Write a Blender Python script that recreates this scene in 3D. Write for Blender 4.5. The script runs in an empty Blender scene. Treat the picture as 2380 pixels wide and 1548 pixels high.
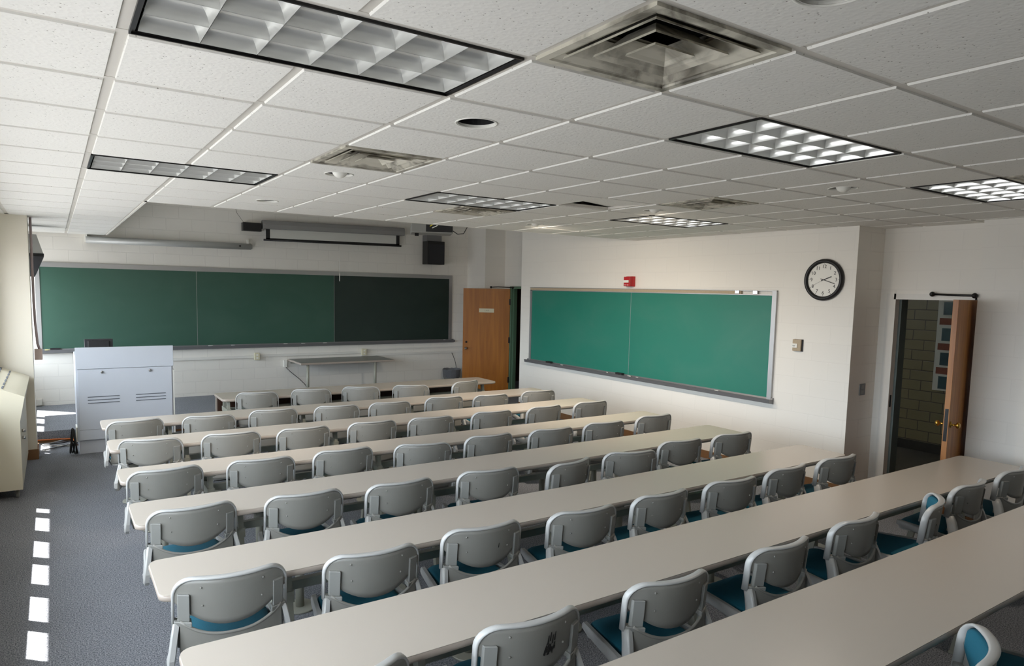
import bpy, bmesh, math, random
from mathutils import Vector, Matrix
random.seed(4)
PI = math.pi
S = bpy.context.scene
COL = S.collection

# ------------------------------------------------------------------ camera
def cam_axes(yaw, pitch, roll):
    f = Vector((math.sin(yaw)*math.cos(pitch), math.cos(yaw)*math.cos(pitch), math.sin(pitch)))
    r = Vector((math.cos(yaw), -math.sin(yaw), 0)); u = r.cross(f)
    c, s = math.cos(roll), math.sin(roll)
    return c*r + s*u, -s*r + c*u, f
cd = bpy.data.cameras.new('camera'); cam = bpy.data.objects.new('camera', cd); COL.objects.link(cam)
rx, ux, fx = cam_axes(.5839, -.0946, .0210)
m = Matrix((rx, ux, -fx)).transposed().to_4x4(); m.translation = Vector((-.0293, -2.3657, 2.1096))
cam.matrix_world = m
cd.sensor_width = 36; cd.lens = 1580.2*36/2380
cd.shift_x = (1190-1167.4)/2380; cd.shift_y = (824.3-774)/2380
cd.clip_start = .02; cd.clip_end = 200
S.camera = cam

# ------------------------------------------------------------------ light and exposure
S.view_settings.view_transform = 'Standard'; S.view_settings.look = 'None'
S.view_settings.exposure = 0.14; S.view_settings.gamma = 1; S.view_settings.use_curve_mapping = False
SKY_UP = (.80, .90, 1.0); SKY_STR = 13.0; GROUND = (.97, .98, 1.0); GROUND_STR = 5.0
W = bpy.data.worlds.new('daylight'); S.world = W; W.use_nodes = True
nt = W.node_tree; nt.nodes.clear()
tc = nt.nodes.new('ShaderNodeTexCoord'); sp = nt.nodes.new('ShaderNodeSeparateXYZ'); nt.links.new(tc.outputs['Generated'], sp.inputs[0])
mr = nt.nodes.new('ShaderNodeMapRange'); mr.inputs[1].default_value = -.03; mr.inputs[2].default_value = .05
nt.links.new(sp.outputs[2], mr.inputs[0])
mx = nt.nodes.new('ShaderNodeMix'); mx.data_type = 'RGBA'
mx.inputs[6].default_value = tuple(c*GROUND_STR for c in GROUND)+(1,)
mx.inputs[7].default_value = tuple(c*SKY_STR for c in SKY_UP)+(1,)
nt.links.new(mr.outputs[0], mx.inputs[0])
bg = nt.nodes.new('ShaderNodeBackground'); nt.links.new(mx.outputs[2], bg.inputs[0])
wo = nt.nodes.new('ShaderNodeOutputWorld'); nt.links.new(bg.outputs[0], wo.inputs[0])
SUN_D = Vector((1, -.95, -2.28)).normalized()
sl = bpy.data.lights.new('sun', 'SUN'); sl.energy = 30; sl.angle = .009; sl.color = (1, .97, .92)
so = bpy.data.objects.new('sun', sl); COL.objects.link(so); so.rotation_euler = SUN_D.to_track_quat('-Z', 'Y').to_euler(); so.location = (-4, 8, 9)
S.cycles.max_bounces = 10; S.cycles.diffuse_bounces = 7; S.cycles.glossy_bounces = 3; S.cycles.transmission_bounces = 4
S.cycles.sample_clamp_indirect = 8; S.cycles.caustics_reflective = False; S.cycles.caustics_refractive = False
S.cycles.use_denoising = True

# ------------------------------------------------------------------ helpers
def bm_new(): return bmesh.new()
def link(name, bm, mat, parent=None, smooth=False, loc=None):
    me = bpy.data.meshes.new(name); bm.normal_update(); bm.to_mesh(me); bm.free()
    mats = mat if isinstance(mat, (list, tuple)) else [mat]
    for q in mats: me.materials.append(q)
    if smooth:
        for p in me.polygons: p.use_smooth = True
    o = bpy.data.objects.new(name, me); COL.objects.link(o)
    if parent is not None: o.parent = parent
    if loc is not None: o.location = loc
    return o
def tag(o, label=None, cat=None, group=None, kind=None):
    if label: o['label'] = label
    if cat: o['category'] = cat
    if group: o['group'] = group
    if kind: o['kind'] = kind
    return o
def empty(name, loc, rz=0, label=None, cat=None, group=None):
    o = bpy.data.objects.new(name, None); COL.objects.link(o); o.location = loc; o.rotation_euler = (0, 0, rz)
    o.empty_display_size = .1
    return tag(o, label, cat, group)
def box(bm, x0, x1, y0, y1, z0, z1, mi=0, bev=0):
    if x0 > x1: x0, x1 = x1, x0
    if y0 > y1: y0, y1 = y1, y0
    if z0 > z1: z0, z1 = z1, z0
    v = [bm.verts.new((x, y, z)) for z in (z0, z1) for y in (y0, y1) for x in (x0, x1)]
    fs = [bm.faces.new([v[i] for i in q]) for q in ((0, 2, 3, 1), (4, 5, 7, 6), (0, 1, 5, 4), (2, 6, 7, 3), (0, 4, 6, 2), (1, 3, 7, 5))]
    for f in fs: f.material_index = mi
    if bev:
        es = list({e for f in fs for e in f.edges})
        r = bmesh.ops.bevel(bm, geom=es, offset=bev, segments=2, affect='EDGES', profile=.6)
        for f in r['faces']: f.material_index = mi
    return v
def quad(bm, pts, mi=0):
    f = bm.faces.new([bm.verts.new(p) for p in pts]); f.material_index = mi; return f
def frame_of(d):
    d = d.normalized(); a = Vector((0, 0, 1)) if abs(d.z) < .95 else Vector((1, 0, 0))
    u = d.cross(a).normalized(); return u, u.cross(d).normalized()
def tube(bm, pts, r, n=8, mi=0, caps=True, ry=None):
    pts = [Vector(p) for p in pts]; rings = []; pu = None
    for i, p in enumerate(pts):
        d = (pts[min(i+1, len(pts)-1)] - pts[max(i-1, 0)])
        u, v = frame_of(d)
        if pu is not None:
            u = (pu - d.normalized()*pu.dot(d.normalized())).normalized(); v = u.cross(d.normalized()).normalized()
        pu = u
        rr = r[i] if isinstance(r, (list, tuple)) else r
        r2 = rr if ry is None else ry
        rings.append([bm.verts.new(p + u*math.cos(2*PI*k/n)*rr + v*math.sin(2*PI*k/n)*r2) for k in range(n)])
    for a, b in zip(rings, rings[1:]):
        for k in range(n):
            f = bm.faces.new((a[k], a[(k+1) % n], b[(k+1) % n], b[k])); f.material_index = mi; f.smooth = True
    if caps:
        for q in (rings[0][::-1], rings[-1]):
            f = bm.faces.new(q); f.material_index = mi
def prism(bm, poly, axis, a, b, mi=0):
    """extrude a 2D polygon: axis 'x': poly=(y,z); 'y': poly=(x,z); 'z': poly=(x,y)"""
    def P(q, t): return {'x': (t, q[0], q[1]), 'y': (q[0], t, q[1]), 'z': (q[0], q[1], t)}[axis]
    A = [bm.verts.new(P(q, a)) for q in poly]; B = [bm.verts.new(P(q, b)) for q in poly]
    n = len(poly); fs = [bm.faces.new(A), bm.faces.new(B[::-1])]
    for k in range(n): fs.append(bm.faces.new((A[k], B[k], B[(k+1) % n], A[(k+1) % n])))
    for f in fs: f.material_index = mi
    bmesh.ops.recalc_face_normals(bm, faces=fs)
    return fs
def lathe(bm, prof, c, n=24, mi=0, axis='z', smooth=True):
    rings = []
    for r, z in prof:
        ring = []
        for k in range(n):
            a = 2*PI*k/n; x, y = r*math.cos(a), r*math.sin(a)
            p = {'z': (x, y, z), 'x': (z, x, y), 'y': (x, z, y)}[axis]
            ring.append(bm.verts.new(Vector(c)+Vector(p)))
        rings.append(ring)
    fs = []
    for a, b in zip(rings, rings[1:]):
        for k in range(n):
            f = bm.faces.new((a[k], a[(k+1) % n], b[(k+1) % n], b[k])); f.material_index = mi; f.smooth = smooth; fs.append(f)
    for q in (rings[0], rings[-1]):
        f = bm.faces.new(q); f.material_index = mi; fs.append(f)
    bmesh.ops.recalc_face_normals(bm, faces=fs)
def bx(name, mat, x0, x1, y0, y1, z0, z1, parent=None, bev=0):
    bm = bm_new(); box(bm, x0, x1, y0, y1, z0, z1, 0, bev); return link(name, bm, mat, parent)
def text_bm(bm, s, size, M, depth=.0015, mi=0):
    cu = bpy.data.curves.new('t', 'FONT'); cu.body = s; cu.size = size; cu.extrude = depth; cu.align_x = 'CENTER'; cu.align_y = 'CENTER'
    o = bpy.data.objects.new('t', cu); COL.objects.link(o)
    bpy.context.view_layer.update()
    me = bpy.data.meshes.new_from_object(o.evaluated_get(bpy.context.evaluated_depsgraph_get()))
    me.transform(M); n0 = len(bm.faces); bm.from_mesh(me); bm.faces.ensure_lookup_table()
    for f in bm.faces[n0:]: f.material_index = mi
    bpy.data.objects.remove(o); bpy.data.curves.remove(cu); bpy.data.meshes.remove(me)

# ------------------------------------------------------------------ materials
def srgb(r, g, b):
    f = lambda c: (c/255/12.92) if c <= 10 else ((c/255+.055)/1.055)**2.4
    return (f(r), f(g), f(b), 1)
def mat(name, col, rough=.6, metal=0, spec=.5, noise=0, nscale=20, bump=0, bscale=60, coat=0):
    M = bpy.data.materials.new(name); M.use_nodes = True; t = M.node_tree; b = t.nodes['Principled BSDF']
    b.inputs['Roughness'].default_value = rough; b.inputs['Metallic'].default_value = metal
    b.inputs['Specular IOR Level'].default_value = spec; b.inputs['Base Color'].default_value = col
    if coat: b.inputs['Coat Weight'].default_value = coat
    co = t.nodes.new('ShaderNodeTexCoord')
    n = t.nodes.new('ShaderNodeTexNoise'); n.inputs['Scale'].default_value = nscale; n.inputs['Detail'].default_value = 5
    t.links.new(co.outputs['Object'], n.inputs[0])
    r = t.nodes.new('ShaderNodeMapRange'); r.inputs[3].default_value = 1-noise; r.inputs[4].default_value = 1+noise
    t.links.new(n.outputs[0], r.inputs[0])
    mm = t.nodes.new('ShaderNodeVectorMath'); mm.operation = 'SCALE'; mm.inputs[0].default_value = col[:3]
    t.links.new(r.outputs[0], mm.inputs['Scale']); t.links.new(mm.outputs[0], b.inputs['Base Color'])
    if bump:
        n2 = t.nodes.new('ShaderNodeTexNoise'); n2.inputs['Scale'].default_value = bscale; t.links.new(co.outputs['Object'], n2.inputs[0])
        bp = t.nodes.new('ShaderNodeBump'); bp.inputs['Strength'].default_value = bump; bp.inputs['Distance'].default_value = .01
        t.links.new(n2.outputs[0], bp.inputs['Height']); t.links.new(bp.outputs[0], b.inputs['Normal'])
    return M
def block_mat(name, col, axis, bw=.4, bh=.2, mort=.008, mcol=None, bump=.3, rough=.55, ztop=0.0):
    M = bpy.data.materials.new(name); M.use_nodes = True; t = M.node_tree; b = t.nodes['Principled BSDF']
    b.inputs['Roughness'].default_value = rough
    g = t.nodes.new('ShaderNodeNewGeometry'); s = t.nodes.new('ShaderNodeSeparateXYZ'); t.links.new(g.outputs['Position'], s.inputs[0])
    ad = t.nodes.new('ShaderNodeMath'); ad.inputs[1].default_value = ztop; t.links.new(s.outputs[2], ad.inputs[0])
    c = t.nodes.new('ShaderNodeCombineXYZ'); t.links.new(s.outputs[0 if axis == 'x' else 1], c.inputs[0]); t.links.new(ad.outputs[0], c.inputs[1])
    k = t.nodes.new('ShaderNodeTexBrick'); k.inputs['Scale'].default_value = 1; k.inputs['Brick Width'].default_value = bw
    k.inputs['Row Height'].default_value = bh; k.inputs['Mortar Size'].default_value = mort; k.inputs['Mortar Smooth'].default_value = .7
    k.offset = .5; t.links.new(c.outputs[0], k.inputs['Vector'])
    c2 = tuple(q*.985 for q in col[:3])+(1,)
    k.inputs['Color1'].default_value = col; k.inputs['Color2'].default_value = c2
    k.inputs['Mortar'].default_value = mcol or tuple(q*.93 for q in col[:3])+(1,)
    n = t.nodes.new('ShaderNodeTexNoise'); n.inputs['Scale'].default_value = 45; n.inputs['Detail'].default_value = 6; t.links.new(g.outputs['Position'], n.inputs[0])
    t.links.new(k.outputs[0], b.inputs['Base Color'])
    inv = t.nodes.new('ShaderNodeMath'); inv.operation = 'MULTIPLY_ADD'; inv.inputs[1].default_value = -1; inv.inputs[2].default_value = 1; t.links.new(k.outputs['Fac'], inv.inputs[0])
    h = t.nodes.new('ShaderNodeMath'); h.operation = 'MULTIPLY_ADD'; h.inputs[1].default_value = .25; t.links.new(n.outputs[0], h.inputs[0]); t.links.new(inv.outputs[0], h.inputs[2])
    bp = t.nodes.new('ShaderNodeBump'); bp.inputs['Strength'].default_value = bump; bp.inputs['Distance'].default_value = .004
    t.links.new(h.outputs[0], bp.inputs['Height']); t.links.new(bp.outputs[0], b.inputs['Normal'])
    return M
WALLC = srgb(232, 229, 222)
M_wx = block_mat('painted_block_front', WALLC, 'x'); M_wy = block_mat('painted_block_side', WALLC, 'y', mort=.006, mcol=tuple(q*.965 for q in WALLC[:3])+(1,), bump=.16)
M_plain = mat('painted_plaster', WALLC, .6, noise=.03, nscale=4)
M_pil = mat('cream_paint', srgb(218, 212, 198), .5, noise=.02, nscale=3)
M_trimw = mat('white_trim_paint', srgb(222, 220, 214), .4, noise=.02)
# carpet
def carpet():
    M = bpy.data.materials.new('speckled_grey_carpet'); M.use_nodes = True; t = M.node_tree; b = t.nodes['Principled BSDF']
    b.inputs['Roughness'].default_value = .95; b.inputs['Specular IOR Level'].default_value = .1
    g = t.nodes.new('ShaderNodeNewGeometry')
    n = t.nodes.new('ShaderNodeTexNoise'); n.inputs['Scale'].default_value = 130; n.inputs['Detail'].default_value = 3; t.links.new(g.outputs['Position'], n.inputs[0])
    n2 = t.nodes.new('ShaderNodeTexNoise'); n2.inputs['Scale'].default_value = 2.2; n2.inputs['Detail'].default_value = 4; t.links.new(g.outputs['Position'], n2.inputs[0])
    r = t.nodes.new('ShaderNodeValToRGB'); r.color_ramp.elements[0].position = .36; r.color_ramp.elements[1].position = .64
    r.color_ramp.elements[0].color = srgb(80, 85, 93); r.color_ramp.elements[1].color = srgb(156, 157, 162)
    t.links.new(n.outputs[0], r.inputs[0])
    mr = t.nodes.new('ShaderNodeMapRange'); mr.inputs[3].default_value = .88; mr.inputs[4].default_value = 1.1; t.links.new(n2.outputs[0], mr.inputs[0])
    v = t.nodes.new('ShaderNodeVectorMath'); v.operation = 'SCALE'; t.links.new(r.outputs[0], v.inputs[0]); t.links.new(mr.outputs[0], v.inputs['Scale'])
    t.links.new(v.outputs[0], b.inputs['Base Color'])
    bp = t.nodes.new('ShaderNodeBump'); bp.inputs['Strength'].default_value = .4; bp.inputs['Distance'].default_value = .006
    t.links.new(n.outputs[0], bp.inputs['Height']); t.links.new(bp.outputs[0], b.inputs['Normal'])
    return M
M_carpet = carpet()
def tile_mat():
    M = bpy.data.materials.new('pinholed_ceiling_tile'); M.use_nodes = True; t = M.node_tree; b = t.nodes['Principled BSDF']
    b.inputs['Roughness'].default_value = .8; b.inputs['Specular IOR Level'].default_value = .2
    g = t.nodes.new('ShaderNodeNewGeometry')
    v = t.nodes.new('ShaderNodeTexVoronoi'); v.inputs['Scale'].default_value = 62; t.links.new(g.outputs['Position'], v.inputs[0])
    n = t.nodes.new('ShaderNodeTexNoise'); n.inputs['Scale'].default_value = 90; n.inputs['Detail'].default_value = 4; t.links.new(g.outputs['Position'], n.inputs[0])
    a = t.nodes.new('ShaderNodeMath'); a.operation = 'MULTIPLY_ADD'; a.inputs[1].default_value = .55; t.links.new(n.outputs[0], a.inputs[0]); t.links.new(v.outputs['Distance'], a.inputs[2])
    r = t.nodes.new('ShaderNodeValToRGB'); r.color_ramp.elements[0].position = .30; r.color_ramp.elements[1].position = .42
    r.color_ramp.elements[0].color = srgb(135, 130, 122); r.color_ramp.elements[1].color = srgb(230, 229, 224)
    t.links.new(a.outputs[0], r.inputs[0]); t.links.new(r.outputs[0], b.inputs['Base Color'])
    bp = t.nodes.new('ShaderNodeBump'); bp.inputs['Strength'].default_value = .25; bp.inputs['Distance'].default_value = .004
    t.links.new(a.outputs[0], bp.inputs['Height']); t.links.new(bp.outputs[0], b.inputs['Normal'])
    return M
M_tile = tile_mat()
M_tbar = mat('tbar_white', srgb(206, 202, 194), .5)
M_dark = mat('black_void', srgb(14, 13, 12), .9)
M_black = mat('black_plastic', srgb(24, 24, 25), .45)
M_blackm = mat('black_metal', srgb(18, 17, 17), .35, .3)
M_alu = mat('aluminium', srgb(176, 176, 176), .38, .75)
M_tray = mat('tray_aluminium', srgb(128, 128, 130), .45, .55)
M_tan = mat('cork_strip', srgb(176, 160, 136), .8, noise=.12, nscale=80)
def board_mat(name, col, smear=.0, seed=0, rough=.42):
    M = bpy.data.materials.new(name); M.use_nodes = True; t = M.node_tree; b = t.nodes['Principled BSDF']
    b.inputs['Roughness'].default_value = rough
    g = t.nodes.new('ShaderNodeNewGeometry'); mp = t.nodes.new('ShaderNodeMapping'); mp.inputs['Location'].default_value = (seed, seed*2.1, 0); mp.inputs['Scale'].default_value = (1, 1, 1.6)
    t.links.new(g.outputs['Position'], mp.inputs[0])
    n = t.nodes.new('ShaderNodeTexNoise'); n.inputs['Scale'].default_value = 1.3; n.inputs['Detail'].default_value = 8; n.inputs['Distortion'].default_value = .6; t.links.new(mp.outputs[0], n.inputs[0])
    r = t.nodes.new('ShaderNodeMapRange'); r.inputs[1].default_value = .45; r.inputs[2].default_value = .8; r.inputs[4].default_value = smear; t.links.new(n.outputs[0], r.inputs[0])
    mx = t.nodes.new('ShaderNodeMix'); mx.data_type = 'RGBA'; mx.inputs[6].default_value = col; mx.inputs[7].default_value = srgb(170, 185, 175)
    t.links.new(r.outputs[0], mx.inputs[0]); t.links.new(mx.outputs[2], b.inputs['Base Color'])
    return M
M_b1 = board_mat('chalkboard_green', srgb(50, 86, 72), .03, 1)
M_b3 = board_mat('chalkboard_dark_green', srgb(30, 47, 42), .02, 2)
M_b2 = board_mat('chalkboard_bright_green', srgb(22, 116, 98), .06, 5)
M_chalk = mat('chalk_white', srgb(232, 232, 226), .9)
M_chalky = mat('chalk_yellow', srgb(215, 200, 110), .9)
M_felt = mat('eraser_felt', srgb(44, 42, 44), .95)
M_lect = mat('grey_enamel_steel', srgb(196, 201, 210), .42, noise=.02, nscale=6)
M_slot = mat('slot_shadow_grey', srgb(84, 88, 96), .7)
M_chrome = mat('chrome', srgb(200, 200, 200), .15, 1)
M_brass = mat('brass', srgb(190, 150, 70), .25, 1)
M_top = mat('beige_laminate', srgb(196, 187, 176), .27, noise=.03, nscale=900, coat=0)
M_edge = mat('beige_edge_shaded', srgb(170, 158, 147), .38)  # table edge: the top's beige darkened, its shade put into the colour
M_leg = mat('grey_painted_steel', srgb(160, 160, 148), .4, .1)
M_shell = mat('grey_moulded_plastic', srgb(138, 136, 130), .38, noise=.03, nscale=30)
M_shell2 = mat('light_grey_plastic', srgb(184, 184, 182), .30)
M_brk = mat('mid_grey_plastic', srgb(138, 138, 134), .45)
M_teal = mat('teal_fabric', srgb(14, 92, 112), .9, noise=.12, nscale=260, bump=.3, bscale=500)
M_beige = mat('beige_enamel', srgb(206, 200, 180), .4)
M_red = mat('red_plastic', srgb(176, 22, 28), .35)
M_whitep = mat('white_plastic', srgb(232, 231, 224), .4)
M_yel = mat('yellow_sleeve', srgb(212, 196, 40), .5)
M_orange = mat('orange_cord', srgb(176, 96, 40), .6)
M_ivory = mat('ivory_plastic', srgb(214, 208, 180), .45)
M_base = mat('brown_rubber_base', srgb(122, 88, 56), .6, noise=.08)
M_silverb = mat('silver_louver', srgb(236, 237, 234), .22, .55)
M_lampw = mat('fixture_white', srgb(228, 228, 224), .4)
M_tubeg = mat('tube_glass_white', srgb(238, 238, 234), .25)
M_mon = mat('monitor_plastic', srgb(36, 37, 42), .4)
M_screenfab = mat('screen_fabric', srgb(206, 206, 200), .8)
M_case = mat('grey_screen_case', srgb(142, 141, 140), .45, .2)
M_tube2 = mat('white_screen_tube', srgb(188, 190, 188), .4, .2)
def wood(name, c1, c2, scale=(1, 1, .08), sc=14, rough=.38):
    M = bpy.data.materials.new(name); M.use_nodes = True; t = M.node_tree; b = t.nodes['Principled BSDF']; b.inputs['Roughness'].default_value = rough
    co = t.nodes.new('ShaderNodeTexCoord'); mp = t.nodes.new('ShaderNodeMapping'); mp.inputs['Scale'].default_value = scale; t.links.new(co.outputs['Object'], mp.inputs[0])
    n = t.nodes.new('ShaderNodeTexNoise'); n.inputs['Scale'].default_value = sc; n.inputs['Detail'].default_value = 7; n.inputs['Distortion'].default_value = .8; t.links.new(mp.outputs[0], n.inputs[0])
    r = t.nodes.new('ShaderNodeValToRGB'); r.color_ramp.elements[0].position = .3; r.color_ramp.elements[1].position = .7
    r.color_ramp.elements[0].color = c1; r.color_ramp.elements[1].color = c2
    t.links.new(n.outputs[0], r.inputs[0]); t.links.new(r.outputs[0], b.inputs['Base Color']); return M
M_oak = wood('oak_door_veneer', srgb(146, 86, 18), srgb(170, 106, 30))
M_oak2 = wood('honey_oak_veneer', srgb(150, 92, 42), srgb(186, 128, 68))
M_brown = wood('walnut_panel', srgb(52, 32, 22), srgb(76, 48, 34))
M_green = mat('green_door_frame', srgb(92, 122, 100), .45)
def grime(name, col, dirt, sc=5):
    M = mat(name, col, .5); t = M.node_tree; b = t.nodes['Principled BSDF']
    g = t.nodes.new('ShaderNodeNewGeometry'); n = t.nodes.new('ShaderNodeTexNoise'); n.inputs['Scale'].default_value = sc; n.inputs['Detail'].default_value = 8; n.inputs['Distortion'].default_value = 1.2
    t.links.new(g.outputs['Position'], n.inputs[0]); r = t.nodes.new('ShaderNodeMapRange'); r.inputs[1].default_value = .45; r.inputs[2].default_value = .72; t.links.new(n.outputs[0], r.inputs[0])
    mx = t.nodes.new('ShaderNodeMix'); mx.data_type = 'RGBA'; mx.inputs[6].default_value = col; mx.inputs[7].default_value = dirt
    t.links.new(r.outputs[0], mx.inputs[0]); t.links.new(mx.outputs[2], b.inputs['Base Color']); return M
M_diff = grime('dusty_diffuser_metal', srgb(196, 192, 178), srgb(74, 68, 58), 6)
M_corr = block_mat('corridor_glazed_block', srgb(118, 110, 84), 'y', .30, .14, .008, srgb(60, 56, 48), .4, .35)
M_corrx = block_mat('corridor_glazed_block_end', srgb(105, 100, 80), 'x', .30, .14, .008, srgb(60, 56, 48), .4, .35)
def glass():
    M = bpy.data.materials.new('clear_window_glass'); M.use_nodes = True; t = M.node_tree; t.nodes.clear()
    o = t.nodes.new('ShaderNodeOutputMaterial'); a = t.nodes.new('ShaderNodeBsdfTransparent'); g = t.nodes.new('ShaderNodeBsdfGlossy'); g.inputs['Roughness'].default_value = .02
    m = t.nodes.new('ShaderNodeMixShader'); m.inputs[0].default_value = .06
    t.links.new(a.outputs[0], m.inputs[1]); t.links.new(g.outputs[0], m.inputs[2]); t.links.new(m.outputs[0], o.inputs[0]); return M
M_glass = glass()

# ------------------------------------------------------------------ room shell
H = 2.85                                     # suspended ceiling height
XL = -.62; XLO = -.68                        # window wall inner / outer face
YB = 10.42; YR = -5.2                        # front (chalkboard) wall, rear wall
XR = 6.958; XR2 = 7.469; XR3 = 7.213
HT = 3.65                                    # underside of the structural ceiling over the stage
def st(o, **k): o['kind'] = 'structure'; return o
st(bx('floor', M_carpet, -.68, 8.2, YR-.2, YB+.2, -.12, 0))
st(bx('wall_front', M_wx, -.68, 7.472, YB, YB+.2, 0, HT))
st(bx('wall_rear', M_wx, -.68, 8.2, YR-.2, YR, 0, HT))
# window wall with openings: pairs of low panes
WZ0, WZ1 = .90, 1.236                        # sill, and top of the sunlit strip under the added sunshade
WZT = 2.45
pairs = []
y = 10.0
panes = [(5.267, 4.841), (4.604, 4.175), (4.066, 3.619), (3.44, 3.00), (2.90, 2.48)]
k = 1
while 2.90-k*1.165 > -5: panes += [(3.44-k*1.165, 3.00-k*1.165), (2.90-k*1.165, 2.48-k*1.165)]; k += 1
panes += [(5.81, 5.38), (6.43, 6.0), (6.97, 6.55), (8.03, 7.70), (8.47, 8.12), (9.04, 8.6), (9.62, 9.2), (10.38, 9.72)]
panes = [q for q in panes if q[0] > -1.7]; panes.sort()
bm = bm_new()
box(bm, XLO, XL, YR, YB, 0, WZ0); box(bm, XLO, XL, YR, YB, WZT, HT)
prev = YR
edges = [(min(a), max(a)) for a in panes]
for a, b in edges:
    box(bm, XLO, XL, prev, a, WZ0, WZT); prev = b
box(bm, XLO, XL, prev, YB, WZ0, WZT)
st(link('wall_left', bm, M_pil))
for i, (a, b) in enumerate(edges):
    w = empty('window_%d' % (i+1), (XLO+.03, (a+b)/2, WZ0)); st(w)
    hy = (b-a)/2
    bm = bm_new(); f = .02
    for z0, z1 in ((0, f), (WZT-WZ0-f, WZT-WZ0)): box(bm, -.008, .008, -hy, hy, z0, z1)
    for s in (-1, 1): box(bm, -.008, .008, s*hy, s*(hy-.008), 0, WZT-WZ0)
    link('window_frame', bm, M_alu, w)
    bx('pane', M_glass, -.003, .003, -hy+.008, hy-.008, f, WZT-WZ0-f, w)
    pl = bpy.data.lights.new('window_portal', 'AREA'); pl.shape = 'RECTANGLE'; pl.size = WZT-WZ0; pl.size_y = b-a; pl.cycles.is_portal = True
    po = bpy.data.objects.new('window_portal', pl); COL.objects.link(po); po.location = (XLO-.02, (a+b)/2, (WZ0+WZT)/2); po.rotation_euler = (0, -PI/2, 0)
# unseen sunshade added outside to hold the sun to the lowest window strip
st(bx('added_sunshade', M_plain, -.62-(2.64-WZ1)/2.28, XLO-.001, YR, YB, 2.52, 2.64))
# pilaster on the window wall
st(bx('trim_1', M_pil, XL, -.25, 7.25, 7.60, 0, H)); 
o = bx('baseboard_left', M_base, XL, -.235, 7.235, 7.62, .0, .12); st(o)
# right side: long wall, recess with the hall door, rear part
bm = bm_new(); box(bm, XR, XR+.22, 1.56, 7.64, 0, HT); st(link('wall_right', bm, M_wy))
bm = bm_new(); box(bm, XR+.22, XR2+.2, 1.56, 1.76, 0, HT); st(link('trim_2', bm, M_wx))
D2 = (.625, 1.41, 2.10)                       # doorway in the recess: y0, y1, top
bm = bm_new(); box(bm, XR2, XR2+.2, D2[1], 1.56, 0, HT); box(bm, XR2, XR2+.2, .528, D2[0], 0, HT); box(bm, XR2, XR2+.2, D2[0], D2[1], D2[2], HT)
st(link('wall_recess', bm, M_wy))
bm = bm_new(); box(bm, XR3, XR2+.2, YR, .528, 0, HT); st(link('wall_right_rear', bm, M_wy))
# baseboards
bm = bm_new(); box(bm, XR-.008, XR, 1.552, 7.64, 0, .1); box(bm, XR-.008, XR2, 1.552, 1.56, 0, .1); st(link('baseboard_right', bm, M_base))
bm = bm_new(); box(bm, XR3-.008, XR3, YR, .53, 0, .1); st(link('baseboard_rear_right', bm, M_base))
# front right corner: pier, wall with the second doorway
bm = bm_new(); box(bm, 7.472, 8.2, 9.699, YB+.2, 0, HT); st(link('wall_pier', bm, M_wy))
XC = 7.964; DJ0, DJ1, DTOP = 8.30, 9.33, 2.14
bm = bm_new(); box(bm, XC, XC+.03, DJ1, 9.699, 0, HT); box(bm, XC, XC+.03, 7.4, DJ0, 0, HT); box(bm, XC, XC+.03, DJ0, DJ1, DTOP, HT)
st(link('wall_corner', bm, M_wy))
bm = bm_new(); box(bm, XR+.22, XC+.12, 7.42, 7.64, 0, HT); st(link('wall_partition', bm, M_wx))
# room beyond corner door, hall beyond recess door
bm = bm_new(); box(bm, 9.6, 9.7, 7.2, 11, 0, 2.6); box(bm, XC+.1, 9.6, 7.2, 7.3, 0, 2.6); box(bm, XC+.1, 9.6, 10.62, 10.72, 0, 2.6); st(link('wall_store', bm, M_brown))
st(bx('floor_store', M_carpet, 8.0, 9.7, 7.2, 10.7, -.1, -.002)); st(bx('ceiling_store', M_plain, 8.08, 9.7, 7.2, 10.7, 2.6, 2.7))
st(bx('wall_hall', M_corr, 10, 10.15, -3, 6, 0, 2.7))
st(bx('floor_hall', mat('hall_tile_floor', srgb(70, 66, 58), .4, noise=.1), 7.6, 10.1, -3, 6, -.1, -.001))
st(bx('ceiling_hall', M_plain, 7.67, 10.1, -3, 6, 2.62, 2.72))
bm = bm_new(); box(bm, 7.67, 10, -3.1, -3, 0, 2.7); box(bm, 7.67, 10, 6, 6.1, 0, 2.7); st(link('wall_hall_ends', bm, M_corrx))
st(bx('baseboard_hall', mat('dark_base', srgb(40, 38, 34), .5), 9.985, 10, -3, 6, 0, .13))
# stage
bm = bm_new(); box(bm, XL, 6.3, 8.2, YB, 0, .147, 0); st(link('floor_stage', bm, M_carpet))
st(bx('trim_3', M_base, XL, 6.3, 8.185, 8.2, 0, .03))

# ------------------------------------------------------------------ ceiling
I = {-1: -.44, 0: .171, 1: .704, 2: 1.279, 3: 1.877, 4: 2.471, 5: 3.058, 6: 3.647, 7: 4.222, 8: 4.783, 9: 5.383, 10: 5.933, 11: 6.54, 12: 7.14, 13: 7.74}
J = {-2: -1.066, -1: -.514, 0: .033, 1: .598, 2: 1.167, 3: 1.773, 4: 2.370, 5: 2.990, 6: 3.584, 7: 4.179, 8: 4.758}
for k in range(-9, -2): J[k] = J[-2]+.585*(k+2)
JL = dict(J); yy = 5.42; k = 9
while yy < YB: JL[k] = yy; yy += .62; k += 1
JL[k] = YB
LIGHTS = [(0, -1), (4, -1), (8, -1), (0, 4), (4, 4), (8, 4)]
DIFFS = [(2, -2), (2, 2), (5, 5), (7, 2), (8, -2)]
DOWNS = [(2, 0, 0), (2, 3, 1), (2, 6, 0), (2, -3, 0), (7, 3, 1), (7, 0, 1), (7, 6, 1)]
holes = set()
for i, j in LIGHTS: holes |= {(i, j), (i+1, j)}
for d in DIFFS: holes.add(d)
LIFT = (6, 3)
round_h = {(i, j) for i, j, _ in DOWNS}
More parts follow.
